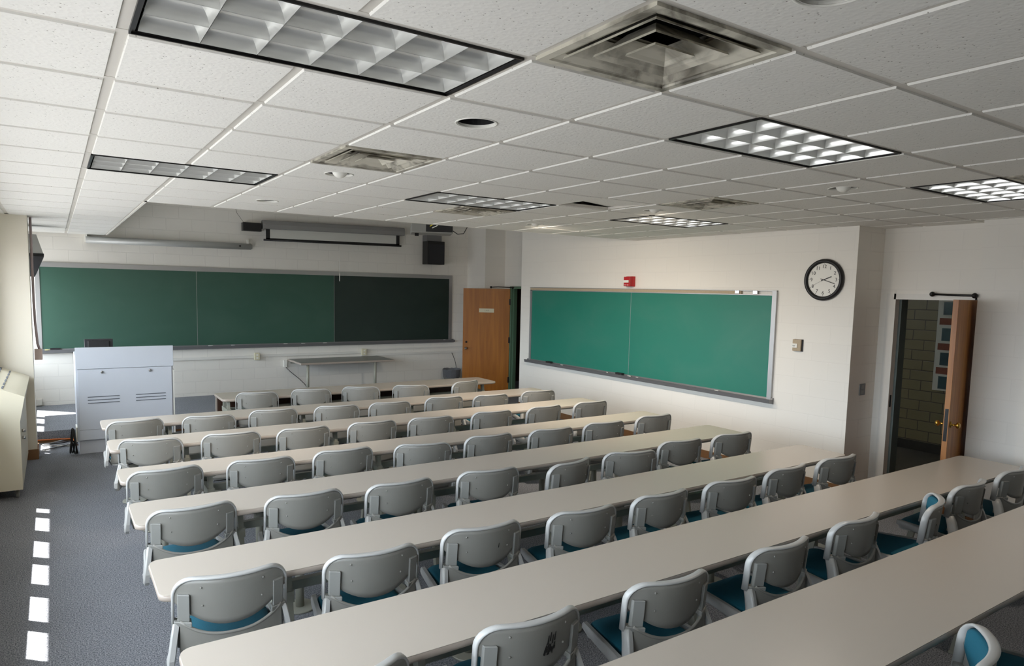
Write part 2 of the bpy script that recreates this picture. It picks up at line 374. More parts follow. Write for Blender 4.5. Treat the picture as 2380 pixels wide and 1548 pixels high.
bm = bm_new(); G = .016; RZ = .010
def tile(x0, x1, y0, y1, hole=0):
    a = [(x0+G, y0+G), (x1-G, y0+G), (x1-G, y1-G), (x0+G, y1-G)]; e = .004
    b = [(x0+G+e, y0+G+e), (x1-G-e, y0+G+e), (x1-G-e, y1-G-e), (x0+G+e, y1-G-e)]
    U = [bm.verts.new((x, y, H+RZ)) for x, y in a]; B = [bm.verts.new((x, y, H)) for x, y in b]
    for k in range(4): bm.faces.new((U[k], B[k], B[(k+1) % 4], U[(k+1) % 4]))
    if not hole: bm.faces.new(B)
    else:
        cx, cy = (x0+x1)/2, (y0+y1)/2; n = 32; ring = [bm.verts.new((cx+hole*math.cos(2*PI*k/n+PI/4+PI), cy+hole*math.sin(2*PI*k/n+PI/4+PI), H)) for k in range(n)]
        for q in range(4):
            seg = [ring[(q*8+s) % n] for s in range(9)]
            bm.faces.new([B[q], B[(q+1) % 4]] + seg[::-1])
for i in range(-1, 13):
    x0, x1 = max(I[i], XL), min(I[i+1], 7.67)
    for j in range(-9, 8):
        if (i, j) in holes or (i, j) == LIFT: continue
        y0, y1 = max(J[j], YR), J[j+1]
        xa = x1
        if y0 >= 1.56 and x1 > XR: xa = XR
        if y1 <= .55 and x1 > XR3: xa = min(x1, XR3)
        if xa - x0 < .05: continue
        tile(x0, xa, y0, y1, .085 if (i, j) in round_h else 0)
for i in (-1, 0):
    x0, x1 = max(I[i], XL), I[i+1]
    for j in range(8, max(JL)):
        if j in JL and j+1 in JL: tile(x0, x1, JL[j], JL[j+1])
x0, x1 = XL, I[-1]
for j in range(-9, max(JL)):
    if j+1 in JL: tile(x0, x1, max(JL[j], YR), JL[j+1])
bmesh.ops.recalc_face_normals(bm, faces=bm.faces)
for f in bm.faces:
    if abs(f.normal.z) > .9 and f.normal.z > 0: f.normal_flip()
st(link('ceiling', bm, M_tile))
# grid bars, seen in the gaps between the tiles
bm = bm_new(); w = .018
for i in I:                                   # bars stop at the fixtures that span two tiles
    if i >= 13: continue
    ys = [YR] + [J[j] for j in range(-9, 9)]
    for a_, b_, j in zip(ys, ys[1:], range(-10, 8)):
        if (i-1, j) in LIGHTS: continue
        box(bm, I[i]-w, I[i]+w, a_, b_, H+RZ-.002, H+RZ+.02)
    if i <= 1: box(bm, I[i]-w, I[i]+w, J[8], YB, H+RZ-.002, H+RZ+.02)
for j in JL:
    y = JL[j]; box(bm, XL, 7.6 if j <= 8 else I[1], y-w, y+w, H+RZ-.0035, H+RZ+.018)
st(link('trim_4', bm, M_tbar))
# dark plenum above, fascias of the higher ceiling at the stage, and the higher ceiling itself
bm = bm_new()
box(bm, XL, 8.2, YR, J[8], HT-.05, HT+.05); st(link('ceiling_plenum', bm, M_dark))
bm = bm_new(); box(bm, I[1]-.02, 8.1, J[8], J[8]+.02, H, HT); box(bm, I[1], I[1]+.02, J[8], YB, H, HT); st(link('trim_5', bm, M_plain))
st(bx('ceiling_stage', M_plain, I[1], 8.2, J[8], YB, HT, HT+.1))

def sq_ring(bm, prof, cx, cy, hx, hy, z, mi=0):
    """square ring through profile [(inset, dz)]"""
    R = []
    for ins, dz in prof:
        R.append([bm.verts.new((cx+sx*(hx-ins), cy+sy*(hy-ins), z+dz)) for sx, sy in ((-1, -1), (1, -1), (1, 1), (-1, 1))])
    for a, b in zip(R, R[1:]):
        for k in range(4):
            f = bm.faces.new((a[k], a[(k+1) % 4], b[(k+1) % 4], b[k])); f.material_index = mi
    return R
pos_l = {(0, -1): 'largest in view, top left', (4, -1): 'just right of the largest air diffuser', (8, -1): 'cut off at the right edge',
         (0, 4): 'far left, with a dull dark louver', (4, 4): 'far centre, beside a square air diffuser', (8, 4): 'far right, above the side chalkboard'}
for i, j in LIGHTS:
    x0, x1, y0, y1 = I[i]+.014, I[i+2]-.014, J[j]+.014, J[j+1]-.014
    cx, cy, hx, hy = (x0+x1)/2, (y0+y1)/2, (x1-x0)/2, (y1-y0)/2
    t = empty('ceiling_light', (cx, cy, H), 0, 'louvered fluorescent ceiling light, '+pos_l[(i, j)], 'ceiling light', 'louvered ceiling lights')
    bm = bm_new(); sq_ring(bm, [(0, .012), (0, -.002), (.006, -.002), (.006, .004), (.016, .004), (.016, .16)], 0, 0, hx, hy, 0)
    fr = link('frame', bm, M_blackm, t)
    bm = bm_new(); R = sq_ring(bm, [(.017, .075), (.017, .16)], 0, 0, hx, hy, 0); bm.faces.new(R[1]); link('housing', bm, M_lampw, t)
    bm = bm_new(); nx, ny = 6, 3; dx, dy = 2*(hx-.022)/nx, 2*(hy-.022)/ny; dep = .075
    for a in range(nx):
        for b in range(ny):
            ex, ey = -hx+.022+dx*(a+.5), -hy+.022+dy*(b+.5)
            prof = [(.001, 0), (.0025, .012), (.007, .026), (.016, .040), (.030, .051), (.050, .059)]
            R = sq_ring(bm, prof, ex, ey, dx/2, dy/2, .004); bm.faces.new(R[-1])
    bmesh.ops.recalc_face_normals(bm, faces=bm.faces)
    for f in bm.faces: f.smooth = True
    bmesh.ops.split_edges(bm, edges=[e for e in bm.edges if abs(e.verts[0].co.z-e.verts[1].co.z) > .001])
    link('louver', bm, M_silverb, t)
pos_d = {(2, -2): 'the largest, smudged with dust, at the top', (2, 2): 'between the two leftmost louvered lights', (5, 5): 'just beyond the far centre light',
         (7, 2): 'on the far right of the lifted tile', (8, -2): 'partly cut off at the right edge'}
for i, j in DIFFS:
    x0, x1, y0, y1 = I[i]+.012, I[i+1]-.012, J[j]+.012, J[j+1]-.012
    cx, cy, h, h2 = (x0+x1)/2, (y0+y1)/2, (x1-x0)/2, (y1-y0)/2
    t = empty('air_diffuser', (cx, cy, H), 0, 'square stepped metal air diffuser, '+pos_d[(i, j)], 'air diffuser', 'square air diffusers')
    bm = bm_new(); sq_ring(bm, [(0, .01), (0, -.004), (.030, -.004), (.034, .002), (.066, .012), (.085, .045), (.09, .1)], 0, 0, h, h2, 0); link('frame', bm, M_diff, t)
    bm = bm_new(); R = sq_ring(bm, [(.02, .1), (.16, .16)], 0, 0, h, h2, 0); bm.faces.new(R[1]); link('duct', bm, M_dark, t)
    for q, (o_, w_) in enumerate(((.062, .085), (.128, .075))):
        bm = bm_new(); sq_ring(bm, [(o_+w_, .050), (o_+.02, .006), (o_, -.004), (o_+.003, .004), (o_+.024, .014), (o_+w_, .060)], 0, 0, h, h2, 0); link('vane', bm, M_diff, t)
    bm = bm_new(); R = sq_ring(bm, [(.20, -.004), (.205, -.002), (.215, .006), (.262, .028)], 0, 0, h, h2, 0); bm.faces.new(R[3]); bm.faces.new(R[0][::-1]) if False else None
    sq_ring(bm, [(.20, -.004), (.203, .004), (.262, .034)], 0, 0, h, h2, 0)
    link('centre_cone', bm, M_diff, t)
EYE_W, EYE_C = {(2, 3): 120, (7, 3): 90, (7, 0): 42, (7, 6): 200}, (1, .86, .70)
pos_c = ['open and dark, in the centre foreground of the ceiling', 'with white eyeball trim, next to the left centre diffuser', 'open and dark, far left near the stage opening', 'cut off by the top edge of the picture',
         'with white eyeball trim, near the lifted tile', 'with white eyeball trim, right of the louvered light', 'very far, above the corner door']
for (i, j, eye), lab in zip(DOWNS, pos_c):
    cx, cy = (I[i]+I[i+1])/2, (J[j]+J[j+1])/2
    t = empty('downlight', (cx, cy, H), 0, 'round recessed downlight '+lab, 'ceiling light', 'round recessed downlights')
    bm = bm_new(); n = 32
    prof = [(.097, .001), (.097, -.002), (.093, -.003), (.088, -.002), (.086, .004), (.086, .012)]
    R = [[bm.verts.new((r*math.cos(2*PI*k/n), r*math.sin(2*PI*k/n), z)) for k in range(n)] for r, z in prof]
    for a, b in zip(R, R[1:]):
        for k in range(n): bm.faces.new((a[k], a[(k+1) % n], b[(k+1) % n], b[k])).smooth = True
    link('trim_ring', bm, M_whitep, t)
    bm = bm_new(); R = [[bm.verts.new((r*math.cos(2*PI*k/n), r*math.sin(2*PI*k/n), z)) for k in range(n)] for r, z in ((.087, .005), (.086, .14))]
    for k in range(n): bm.faces.new((R[0][k], R[0][(k+1) % n], R[1][(k+1) % n], R[1][k]))
    bm.faces.new(R[1]); link('can', bm, M_black, t)
    if eye:
        bm = bm_new(); bmesh.ops.create_uvsphere(bm, u_segments=20, v_segments=12, radius=.052, matrix=Matrix.Translation((.006, 0, .026)))
        link('eyeball', bm, M_whitep, t, True)
        ll = bpy.data.lights.new('eyeball_lamp', 'SPOT'); ll.energy = EYE_W[i, j]; ll.color = EYE_C; ll.spot_size = 1.5 if i < 4 else 2.6; ll.spot_blend = 1; ll.shadow_soft_size = .06
        lo = bpy.data.objects.new('eyeball_lamp', ll); COL.objects.link(lo); lo.parent = t; lo.location = (0, 0, -.045)
        lo.rotation_euler = Vector((.55 if i > 4 and j else 0, (.35 if j else -.5) if i > 4 else 1.3, -1)).to_track_quat('-Z', 'Y').to_euler()
# lifted tile
i, j = LIFT; x0, x1, y0, y1 = I[i]+G, I[i+1]-G, J[j]+G, J[j+1]-G
bm = bm_new(); v = [bm.verts.new(p) for p in ((x0, y0, H+.004), (x1, y0, H+.002), (x1, y1, H+.035), (x0, y1, H+.075))]
w_ = [bm.verts.new(q.co+Vector((0, 0, .016))) for q in v]; bm.faces.new(v[::-1]); bm.faces.new(w_)
for k in range(4): bm.faces.new((v[k], v[(k+1) % 4], w_[(k+1) % 4], w_[k]))
tag(link('ceiling_tile', bm, M_tile), 'loose white ceiling tile lifted askew above its grid, showing a dark gap', 'ceiling tile')

# ------------------------------------------------------------------ chalkboards and what hangs on the front wall
Y0 = YB
t = empty('chalkboard', (-.25, Y0, 1.0), 0, 'wide three-panel dark green chalkboard across the front wall', 'chalkboard')
def loc(o, t): o.location = -Vector(t.location); return o
ZT, ZB = 2.321, 1.043
for a, b, mm, lb in ((-.196, 2.043, M_b1, None), (2.049, 4.492, M_b1, None), (4.498, 7.012, M_b3, 'darker green panel')):
    o = bx('panel', mm, a, b, Y0-.020, Y0-.004, ZB, ZT, t); loc(o, t)
    if lb: o['label'] = lb
bm = bm_new(); box(bm, -.255, 7.085, Y0-.03, Y0-.001, ZT, ZT+.075); box(bm, -.255, -.196, Y0-.03, Y0-.001, ZB-.02, ZT); box(bm, 7.012, 7.085, Y0-.03, Y0-.001, ZB-.02, ZT)
for x in (2.046, 4.495): box(bm, x-.003, x+.003, Y0-.022, Y0-.004, ZB, ZT)
loc(link('frame', bm, M_alu, t), t)
bm = bm_new(); prism(bm, [(Y0-.001, ZB), (Y0-.001, ZB-.075), (Y0-.085, ZB-.06), (Y0-.095, ZB-.012), (Y0-.08, ZB-.018), (Y0-.03, ZB-.02), (Y0-.022, ZB)], 'x', -.30, 7.14)
loc(link('chalk_tray', bm, M_tray, t), t)
def chalk(x, y, z, ang, L, mt, label, group):
    bm = bm_new(); tube(bm, [(-L/2, 0, 0), (L/2, 0, 0)], .0055, 8)
    o = link('chalk', bm, mt); o.location = (x, y, z); o.rotation_euler = (0, 0, ang); return tag(o, label, 'chalk', group)
for x, L, mt, lb in ((-.13, .075, M_chalky, 'yellow chalk stick at the left end of the front chalk tray'), (.02, .03, M_chalk, 'white chalk stub near the left end of the front tray'),
                 (2.25, .08, M_chalk, 'white chalk on the front tray right of the lectern'), (2.62, .06, M_chalk, 'white chalk on the front tray above the left outlet box'), (3.55, .07, M_chalk, 'white chalk on the front tray above the small table, leftmost of three'),
                 (3.88, .07, M_chalk, 'white chalk on the front tray above the small table, middle of three'), (4.3, .08, M_chalk, 'white chalk on the front tray above the small table, rightmost of three'), (6.9, .05, M_chalk, 'white chalk at the right end of the front tray')):
    chalk(x, Y0-.055, ZB-.0125, random.uniform(-.2, .2), L, mt, lb, 'chalks on the front tray')
def eraser(x, y, z, rz, label, m2=None):
    t = empty('chalk_eraser', (x, y, z), rz, label, 'eraser', 'chalkboard erasers')
    bx('felt', m2 or M_felt, -.065, .065, -.024, .024, 0, .022, t, .003); bx('backing', M_black, -.067, .067, -.025, .025, .022, .032, t, .003)
    return t
eraser(-.03+.0, Y0-.056, ZB-.018, 0, 'dark felt eraser at the left end of the front chalk tray')
eraser(6.02, Y0-.056, ZB-.018, 0, 'pale grey felt eraser near the right end of the front chalk tray', M_tray)
# side chalkboard
X0 = XR; ZT2, ZB2 = 2.112, .921
t = empty('chalkboard', (X0, 7.3, .9), 0, 'bright green two-panel chalkboard on the right-hand wall', 'chalkboard')
for a, b in ((7.269, 4.840), (4.834, 2.519)):
    o = bx('panel', M_b2, X0-.020, X0-.004, b, a, ZB2, ZT2, t); loc(o, t)
bm = bm_new(); box(bm, X0-.03, X0-.001, 7.269, 7.322, ZB2-.02, ZT2+.01); box(bm, X0-.03, X0-.001, 2.462, 2.519, ZB2-.02, ZT2+.058)
box(bm, X0-.03, X0-.001, 2.519, 7.322, ZT2, ZT2+.012); box(bm, X0-.034, X0-.001, 2.462, 7.322, ZT2+.05, ZT2+.058); box(bm, X0-.022, X0-.004, 4.834, 4.840, ZB2, ZT2)
loc(link('frame', bm, M_alu, t), t)
loc(bx('map_rail', M_tan, X0-.026, X0-.001, 2.95, 7.322, ZT2+.012, ZT2+.05, t), t)
bm = bm_new(); prism(bm, [(X0-.001, ZB2), (X0-.001, ZB2-.075), (X0-.085, ZB2-.06), (X0-.095, ZB2-.012), (X0-.08, ZB2-.018), (X0-.03, ZB2-.02), (X0-.022, ZB2)], 'y', 2.44, 7.37)
loc(link('chalk_tray', bm, M_tray, t), t)
for y in (3.0, 2.744):
    o = bx('map_clip', M_chrome, X0-.045, X0-.026, y-.03, y+.03, ZT2+.015, ZT2+.055, t, .003); loc(o, t)
eraser(X0-.057, 6.69, ZB2-.018, PI/2, 'dark felt eraser near the left end of the side chalkboard tray')
eraser(X0-.057, 4.98, ZB2-.018, PI/2, 'dark felt eraser by the seam of the side chalkboard')
for y, L, lb in ((6.35, .05, 'white chalk beside the left eraser on the side tray'), (5.25, .04, 'white chalk left of the middle eraser on the side tray'), (4.78, .06, 'white chalk right of the middle eraser on the side tray'), (4.62, .05, 'white chalk on the side tray just past the board seam'), (3.22, .07, 'white chalk near the right end of the side tray')):
    chalk(X0-.055, y, ZB2-.0125, PI/2+random.uniform(-.3, .3), L, M_chalk, lb, 'chalks on the side tray')

# rolled wall tube (left) and projection screen
t = empty('projection_screen', (.43, Y0-.1, 2.766), 0, 'long thin white rolled-up screen tube above the left of the front chalkboard', 'projection screen')
bm = bm_new(); tube(bm, [(0, 0, 0), (2.51, 0, .018)], .055, 16); link('casing', bm, M_tube2, t, False)
bm = bm_new(); tube(bm, [(2.40, 0, .016), (2.53, 0, .018)], .042, 16); link('end_cap', bm, M_tube2, t)
bx('bracket', M_whitep, -.01, .02, -.02, .098, -.04, .10, t); bx('bracket', M_whitep, 2.44, 2.47, -.02, .098, .03, .14, t)
bm = bm_new(); tube(bm, [(2.30, -.056, .02), (2.33, -.056, .02)], .012, 8); link('badge', bm, M_black, t)
t = empty('projection_screen', (3.13, Y0-.16, 3.184), 0, 'grey cased projection screen pulled slightly down, black-edged, above the front chalkboard', 'projection screen')
bm = bm_new(); prism(bm, [(-.07, -.07), (-.08, 0), (-.06, .06), (-.02, .078), (.05, .078), (.08, .04), (.08, -.078), (-.02, -.078)], 'x', 0, 2.75)
for v in bm.verts: v.co.z += v.co.x*.016
link('casing', bm, M_case, t)
bm = bm_new(); box(bm, .08, 2.64, -.004, .0, -.27, -.06)
for v in bm.verts: v.co.z += v.co.x*.012
link('screen_fabric', bm, M_screenfab, t)
bm = bm_new(); box(bm, .06, .13, -.006, .002, -.27, -.06); box(bm, 2.59, 2.66, -.006, .002, -.27, -.06); box(bm, .06, 2.66, -.006, .002, -.275, -.235)
for v in bm.verts: v.co.z += v.co.x*.012
link('black_border', bm, M_black, t)
bm = bm_new(); tube(bm, [(.02, 0, -.268), (2.70, 0, -.238)], .018, 10); link('bottom_bar', bm, M_black, t)
bm = bm_new(); tube(bm, [(1.42, 0, -.26), (1.42, -.01, -.6), (1.42, -.01, -.78)], .003, 6); tube(bm, [(1.42, -.01, -.83), (1.42, -.01, -.97)], .008, 8); tube(bm, [(1.42, -.01, -.78), (1.42, -.01, -.83)], .003, 6)
link('pull_cord', bm, M_whitep, t)
t = empty('wall_speaker', (2.95, Y0-.1, 3.13), 0, 'small black rectangular speaker left of the grey projection screen', 'speaker')
bx('cabinet', M_black, -.155, .16, -.09, .05, -.072, .072, t, .004); bx('bracket', M_tbar, -.12, .15, -.02, .099, .072, .085, t)
bm = bm_new(); tube(bm, [(-.13, 0, .08), (-.22, .09, .24), (-.26, .09, .4)], .003, 5); link('wire', bm, M_black, t)
t = empty('wall_speaker', (6.555, Y0-.15, 2.84), 0, 'upright black loudspeaker on a bracket above the right end of the front chalkboard', 'speaker')
bx('cabinet', M_black, -.195, .195, -.14, .1, -.235, .235, t, .006); bx('grille', M_mon, -.175, .175, -.146, -.138, -.215, .17, t, .003)
bx('bracket', M_tray, -.17, .17, -.05, .149, .235, .36, t); bx('mount', M_black, -.06, .02, -.05, .05, .36, .46, t)
# dark cabinet in the far left corner
t = empty('wall_speaker', (-.22, 8.9, 2.4), 0, 'dark wedge-shaped cabinet hung high behind the pilaster at far left', 'speaker')
bm = bm_new(); prism(bm, [(-.38, .34), (.03, .32), (.10, .07), (-.38, .07)], 'y', -.15, .25); link('upper_housing', bm, M_brk, t)
bm = bm_new(); prism(bm, [(-.38, .07), (.105, .07), (.10, .03), (-.38, .03)], 'y', -.155, .255); link('band', bm, M_dark, t)
bm = bm_new(); prism(bm, [(-.38, .03), (.10, .03), (-.01, -.24), (-.38, -.24)], 'y', -.15, .25); link('lower_housing', bm, M_mon, t)
# projector under the raised ceiling
t = empty('projector', (4.17, 5.75, 2.88), math.radians(-24), 'grey and black ceiling projector with dangling cables at the edge of the stage opening', 'projector')
bx('body', M_brk, -.27, .27, -.20, .20, -.055, .06, t, .012); bx('rear_panel', M_black, -.08, .262, -.204, -.198, -.04, .052, t)
bx('foot', M_blackm, -.22, -.17, -.12, -.07, -.09, -.055, t)
bm = bm_new(); tube(bm, [(0, 0, .06), (0, 0, .77)], .02, 10); link('mounting_pole', bm, M_brk, t)
for pts, mm in (([(.0, -.205, .01), (.05, -.25, .03), (.12, -.24, .10), (.16, -.1, .3)], M_whitep), ([(-.03, -.205, .03), (.02, -.24, .06), (.06, -.22, .12), (.08, -.1, .3)], M_yel), ([(.27, -.05, 0), (.34, -.08, -.05), (.42, -.08, -.04), (.47, -.06, .05), (.48, -.04, .3)], M_black)):
    bm = bm_new(); tube(bm, pts, .006, 6); link('cable', bm, mm, t)
# raceway and outlet boxes
def outlet(x, y, z, w, h, d, label, mt=M_ivory, nrm='y', group='wall outlet boxes', dy=.0):
    t = empty('outlet_box', (x, y-dy, z), 0, label, 'outlet', group)
    if nrm == 'y':
        bx('box', mt, -w/2, w/2, -d, 0, -h/2, h/2, t, .003)
        for s in (-1, 1):
            bm = bm_new(); box(bm, -w*.18, w*.18, -d-.002, -d+.001, s*h*.22-h*.11, s*h*.22+h*.11, 0, .001); link('socket', bm, M_whitep, t)
    return t
bm = bm_new()
box(bm, .8, 2.98, Y0-.03, Y0-.002, .785, .83); box(bm, 2.98, 5.05, Y0-.03, Y0-.002, .80, .84); box(bm, 5.05, 5.12, Y0-.03, Y0-.002, .745, .885); box(bm, 5.12, 7.45, Y0-.025, Y0-.002, .855, .885); box(bm, 5.12, 7.45, Y0-.03, Y0-.002, .745, .785)
tag(link('cable_raceway', bm, M_trimw), 'white surface cable raceway running along the front wall below the chalkboard', 'raceway')
outlet(3.03, Y0, .817, .09, .13, .055, 'ivory outlet box on the raceway left of the small table', dy=.031)
outlet(5.085, Y0, .83, .09, .13, .055, 'ivory outlet box on the raceway above the right of the small table', dy=.031)
outlet(3.55, Y0, .66, .06, .13, .05, 'white outlet box at the left end of the small table', M_whitep)
outlet(-.27, Y0, .21, .08, .10, .05, 'white outlet box low on the front wall behind the pilaster', M_whitep)
bm = bm_new(); tube(bm, [(3.555, Y0-.04, .59), (3.64, Y0-.06, .5), (3.80, Y0-.08, .36), (3.90, Y0-.10, .25), (3.95, Y0-.14, .153)], .006, 6)
tag(link('power_cord', bm, M_black), 'dark cord hanging from the outlet at the small table', 'cord')
bm = bm_new(); tube(bm, [(7.10, Y0-.02, .745), (7.13, Y0-.03, .68), (7.165, Y0-.05, .58), (7.17, Y0-.10, .45), (7.15, Y0-.09, .2), (7.3, Y0-.1, .01)], .006, 6)
tag(link('power_cord', bm, M_black), 'black cord hanging down to the wastebasket by the corner door', 'cord')
# small wall table
t = empty('side_table', (4.5, Y0-.003, .147), 0, 'small grey-topped table with two front legs standing against the front wall', 'table')
bx('top_surface', mat('grey_laminate', srgb(126, 128, 122), .4, noise=.04, nscale=60), -.885, .885, -.815, -.015, .590, .596, t)
bx('tabletop', M_edge, -.9, .9, -.83, -.002, .560, .5935, t, .008)
for x in (-.765, .52):
    bm = bm_new(); tube(bm, [(x, -.78, 0), (x, -.78, .560)], .026, 12); link('leg', bm, M_leg, t)
bx('cleat', M_leg, -.85, .85, -.04, -.002, .51, .56, t)
# wastebasket
t = empty('wastebasket', (6.98, Y0-.24, 0), 0, 'grey wastebasket with a black liner bag against the front wall by the corner door', 'wastebasket')
bm = bm_new(); n = 24; R = [[bm.verts.new((r*math.cos(2*PI*k/n), r*math.sin(2*PI*k/n), z)) for k in range(n)] for r, z in ((.14, 0), (.185, .40), (.19, .405), (.182, .40), (.138, .01))]
for a, b in zip(R, R[1:]):
    for k in range(n): bm.faces.new((a[k], a[(k+1) % n], b[(k+1) % n], b[k])).smooth = True
bm.faces.new(R[0][::-1]); bm.faces.new(R[-1]); link('bin', bm, M_brk, t)
bm = bm_new(); R = []
for r, z in ((.178, .25), (.188, .36), (.196, .415), (.186, .425), (.165, .36)):
    R.append([bm.verts.new(((r+random.uniform(-.004, .004))*math.cos(2*PI*k/n), (r+random.uniform(-.004, .004))*math.sin(2*PI*k/n), z+random.uniform(-.012, .012))) for k in range(n)])
for a, b in zip(R, R[1:]):
    for k in range(n): bm.faces.new((a[k], a[(k+1) % n], b[(k+1) % n], b[k]))
link('liner_bag', bm, mat('liner_plastic', srgb(104, 107, 112), .22), t)

# ------------------------------------------------------------------ doors
def closer(t, pts, r=.010):
    bm = bm_new(); tube(bm, pts, r, 8)
    for p in (pts[0], pts[-1]): bmesh.ops.create_uvsphere(bm, u_segments=10, v_segments=8, radius=r*2.4, matrix=Matrix.Translation(p))
    return link('door_closer', bm, M_blackm, t)
# corner door
t = st(empty('door_1', (XC, DJ1, 0)))
bm = bm_new(); P0 = XC-.11
box(bm, P0, XC+.035, DJ1-.06, DJ1, 0, DTOP); box(bm, P0, XC+.14, DJ0, DJ0+.06, 0, DTOP); box(bm, P0, XC+.14, DJ0, DJ1, DTOP-.0, DTOP+.05)
box(bm, XC-.06, XC-.02, DJ1-.075, DJ1-.06, 0, DTOP)
loc(link('door_frame', bm, M_green, t), t)
hinge = Vector((P0, DJ1-.01)); free = Vector((7.02, 9.80)); dv = (free-hinge); L = dv.length; ang = math.atan2(dv.y, dv.x)
lf = empty('door_leaf_pivot', (hinge.x-t.location.x, hinge.y-t.location.y, 0), ang); lf.parent = t
bpy.data.objects.remove(lf)
leaf = bx('door_leaf', M_oak, .0, L, -.022, .022, .012, 2.135, t, .002); leaf.location = (hinge.x-t.location.x, hinge.y-t.location.y, 0); leaf.rotation_euler = (0, 0, ang)
bx('door_plate', M_ivory, L*.34, L*.66, .022, .025, 1.645, 1.725, leaf)
bm = bm_new(); text_bm(bm, '1 4 8', .04, Matrix.Translation((L*.5, .0255, 1.685)) @ Matrix.Rotation(PI, 4, 'Z') @ Matrix.Rotation(PI/2, 4, 'X'), .0005); link('door_lettering', bm, mat('faded_ink', srgb(120, 118, 98), .7), leaf)
bm = bm_new(); lathe(bm, [(.03, 0), (.03, .006), (.011, .01), (.011, .035), (.026, .045), (.028, .06), (.018, .072)], (L-.07, .022, .90), 16, axis='y'); link('door_knob', bm, M_chrome, leaf)
bm = bm_new(); lathe(bm, [(.022, 0), (.022, .008), (.012, .012)], (L-.075, .022, 1.03), 14, axis='y'); link('lock_cylinder', bm, M_blackm, leaf)
for z in (.25, 1.08, 1.87): bx('hinge', M_blackm, -.02, .02, .0, .03, z-.06, z+.06, leaf)
loc(closer(t, [(7.50, 9.50, 2.165), (7.62, 9.42, 2.175), (7.82, 9.18, 2.165)]), t)
# hall door in the recess
t = st(empty('door_2', (XR2, D2[0], 0)))
bm = bm_new()
for a, b in ((D2[1]-.02, D2[1]+.075), (D2[0]-.075, D2[0]+.02)): box(bm, XR2-.02, XR2+.21, a, b, 0, D2[2]+.06) if b < 1.56 else box(bm, XR2-.02, XR2+.21, a, 1.55, 0, D2[2]+.06)
box(bm, XR2-.02, XR2+.21, D2[0], D2[1], D2[2], D2[2]+.06)
loc(link('door_frame', bm, M_trimw, t), t)
loc(bx('door_stop', mat('grey_green_jamb', srgb(92, 104, 102), .5), XR2+.06, XR2+.19, D2[1]-.045, D2[1]-.02, 0, D2[2], t), t)
loc(bx('strike_plate', M_blackm, XR2+.005, XR2+.03, D2[1]-.024, D2[1]-.018, .94, 1.07, t), t)
hinge = Vector((XR2-.03, D2[0]+.01)); free = Vector((6.72, .50)); dv = free-hinge; L = dv.length; ang = math.atan2(dv.y, dv.x)
leaf = bx('door_leaf', M_oak2, 0, L, -.022, .022, .012, 2.11, t, .002); leaf.location = (hinge.x-t.location.x, hinge.y-t.location.y, 0); leaf.rotation_euler = (0, 0, ang)
for s in (1, -1):
    bm = bm_new(); lathe(bm, [(.03, 0), (.03, s*.006), (.010, s*.01), (.010, s*.04), (.026, s*.05), (.029, s*.064), (.018, s*.076)], (L-.065, s*.022, .97), 18, axis='y'); link('door_knob', bm, M_brass, leaf)
bx('latch_plate', M_blackm, L-.001, L+.002, -.014, .014, .82, 1.12, leaf)
for z in (.3, 1.05, 1.85): bx('hinge', M_blackm, -.02, .02, -.03, .0, z-.06, z+.06, leaf)
loc(closer(t, [(XR2-.05, 1.02, 2.16), (XR2-.09, .85, 2.155), (7.19, .545, 2.15)], .011), t)
# switch plates
t = empty('outlet_box', (7.22, 1.56, 1.125), 0, 'grey wall outlet plate in the door recess', 'outlet')
bx('plate', M_tray, -.055, .055, -.008, 0, -.062, .062, t, .002); bx('socket', M_brk, -.02, .02, -.011, -.007, .01, .045, t); bx('socket', M_brk, -.02, .02, -.011, -.007, -.045, -.01, t)
t = empty('thermostat', (XR, 2.165, 1.562), 0, 'tan wall control with a white card on it below the clock', 'thermostat')
bx('back_plate', M_black, -.012, 0, -.058, .052, -.068, .068, t, .003); bx('cover', M_tan, -.035, -.012, -.045, .056, -.064, .066, t, .006)
bx('card', M_whitep, -.043, -.035, -.005, .066, -.028, .018, t); 
bm = bm_new(); box(bm, -.0445, -.043, .015, .05, -.006, -.002); box(bm, -.0445, -.043, .02, .045, -.012, -.009); link('card_print', bm, M_mon, t)
# fire alarm
t = empty('fire_alarm', (XR, 4.86, 2.272), 0, 'red fire alarm horn strobe on the right wall above the green chalkboard', 'fire alarm')
bx('back_box', M_red, -.055, 0, -.075, .06, -.072, .072, t, .004); bx('horn', M_red, -.105, -.055, -.07, .055, -.068, .066, t, .006)
bx('strobe_lens', M_whitep, -.125, -.105, -.055, .045, -.018, .016, t, .004)
bm = bm_new(); box(bm, -.107, -.1045, .0, .035, -.055, -.047); box(bm, -.107, -.1045, -.045, -.015, -.055, -.047); link('lettering', bm, M_chalk, t)
